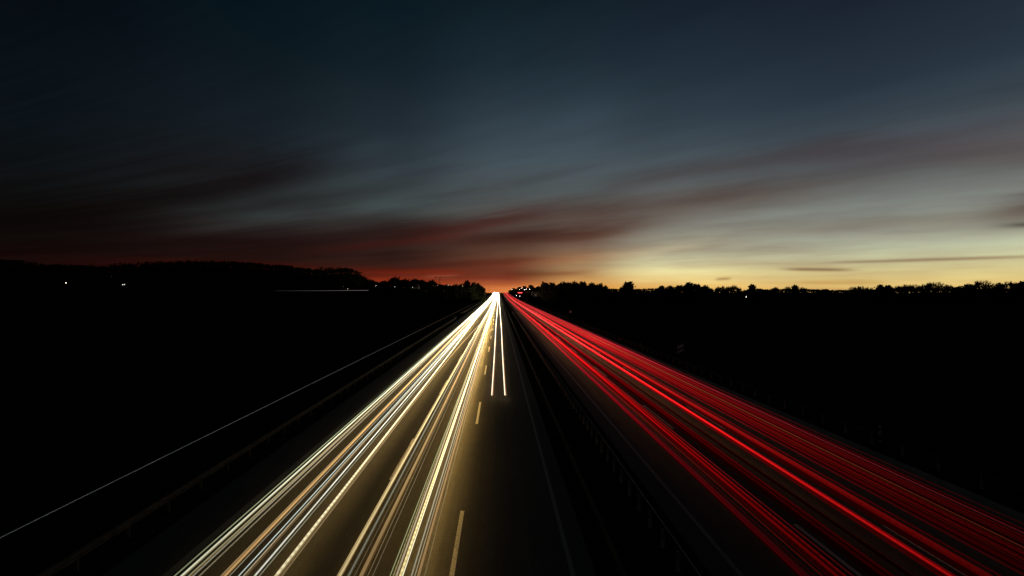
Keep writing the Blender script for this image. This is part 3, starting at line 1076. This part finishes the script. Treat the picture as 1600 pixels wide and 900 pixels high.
def house(px0, px1, py_base, py_eave, Y, label, lit, wall=None):
    X0, X1 = (px0 - VPX) / FOC * Y, (px1 - VPX) / FOC * Y
    gz = ground_z((X0 + X1) / 2, Y)
    ze = CAM_H + (VPY - py_eave) / FOC * Y - gz
    ze = max(3.0, ze)
    W = X1 - X0
    r = empty('house', ((X0 + X1) / 2, Y, gz))
    tag(r, label, 'building')
    link('wall', MB().box(-W / 2, W / 2, 0, 8, -.5, ze).mesh('wall'), wall or M['plaster'], r)
    rf = link('roof', MB().prism([(-W / 2 - .4, ze), (W / 2 + .4, ze), (W / 2 - 1.5, ze + 2.6), (-W / 2 + 1.5, ze + 2.6)], -.5, 8.5).fix('roof'), M['tile'], r)
    link('chimney', MB().box(W * .2, W * .2 + .7, 3, 3.7, ze + 1.5, ze + 3.6).mesh('chimney'), M['plaster'], rf)
    n = max(2, int(W / 3.2))
    for k in range(n):
        x = -W / 2 + (k + .5) * W / n
        wn = link('window', MB().box(x - .6, x + .6, -.06, -.01, 1.0, 2.3).mesh('window'), M['window_lit'] if k in lit else M['black'], r)
        link('frame', MB().box(x - .7, x + .7, -.09, -.065, .9, 1.0).box(x - .7, x + .7, -.09, -.065, 2.3, 2.4).mesh('frame'), M['white'], wn)
    link('door', MB().box(W / 2 - 1.35, W / 2 - .35, -.05, -.005, 0, 2.1).mesh('door'), M['bark'], r)
    return r


house(645.5, 654, 452, 448.2, 475, 'pale village house beside a lamp under the left trees', ())
hedge('low hedge in front of the pale village house at left', 636, 668, 462, [(636, 451.5), (668, 452)], 41)
house(831, 847.5, 463, 457.5, 600, 'pale low building left of the dense grove by the road', (1,))

# red lit sign bar of the services right of the vanishing road
rsn = empty('lit_sign', (27.5 + 12, 770, zroad(770)))
tag(rsn, 'small red glowing sign under the lamp cluster right of the road', 'sign')
zz = CAM_H + (VPY - 457.3) / FOC * 770 - zroad(770)
link('panel', MB().box(-4, 4, -.15, .15, zz - .7, zz + .7).mesh('panel'), M['lamp_red'], rsn)
for x in (-3, 3):
    link('post', MB().tube([(x, 0.3, -.3), (x, 0.3, zz)], .12, 6).mesh('post'), M['steel'], rsn)

# tower crane on the left skyline
CY = 760
cx = (687 - VPX) / FOC * CY
cg = ground_z(cx, CY)
zt = CAM_H + (VPY - 433) / FOC * CY - cg
cr = empty('tower_crane', (cx, CY, cg))
tag(cr, 'slim tower crane with a long jib on the left skyline', 'crane')


def lattice(p0, p1, w, n, r):
    mm = MB()
    p0, p1 = Vector(p0), Vector(p1)
    d = (p1 - p0)
    s = Vector((1, 0, 0)) if abs(d.z) > abs(d.x) else Vector((0, 0, 1))
    t = Vector((0, 1, 0))
    cs = [s * (a * w / 2) + t * (b * w / 2) for a, b in ((-1, -1), (1, -1), (1, 1), (-1, 1))]
    for c in cs: mm.tube([tuple(p0 + c), tuple(p1 + c)], r, 4)
    for i in range(n):
        a, b = p0 + d * (i / n), p0 + d * ((i + 1) / n)
        for k in range(4):
            mm.tube([tuple(a + cs[k]), tuple(b + cs[(k + 1) % 4])], r * .6, 3, False)
    return mm


link('mast', lattice((0, 0, -.5), (0, 0, zt), 1.3, 16, .14).mesh('mast'), M['crane'], cr)
link('jib', lattice((0, 0, zt), (38, 0, zt), 1.0, 20, .14).mesh('jib'), M['crane'], cr)
link('counter_jib', lattice((0, 0, zt), (-9, 0, zt), 1.0, 5, .14).mesh('counter_jib'), M['crane'], cr)
link('counterweight', MB().box(-9, -6.5, -.6, .6, zt - 2, zt - .5).mesh('counterweight'), M['plaster'], cr)
link('cab', MB().box(.8, 2.2, -.7, .7, zt - 2.2, zt - .6).mesh('cab'), M['white'], cr)


def pole(px, top, Y, label, cross):
    X = (px - VPX) / FOC * Y
    gz = ground_z(X, Y)
    h = CAM_H + (VPY - top) / FOC * Y - gz
    r = empty('utility_pole', (X, Y, gz))
    tag(r, label, 'pole')
    link('shaft', MB().tube([(0, 0, -.5), (0, 0, h)], [.22, .14], 8).mesh('shaft'), M['bark'], r)
    if cross:
        link('crossarm', MB().box(-1.1, 1.1, -.07, .07, h - .7, h - .5).mesh('crossarm'), M['bark'], r)


pole(992.5, 446, 305, 'thin utility pole right of the lone round tree', True)
pole(764, 447.5, 860, 'thin mast rising over the vanishing point of the road', False)
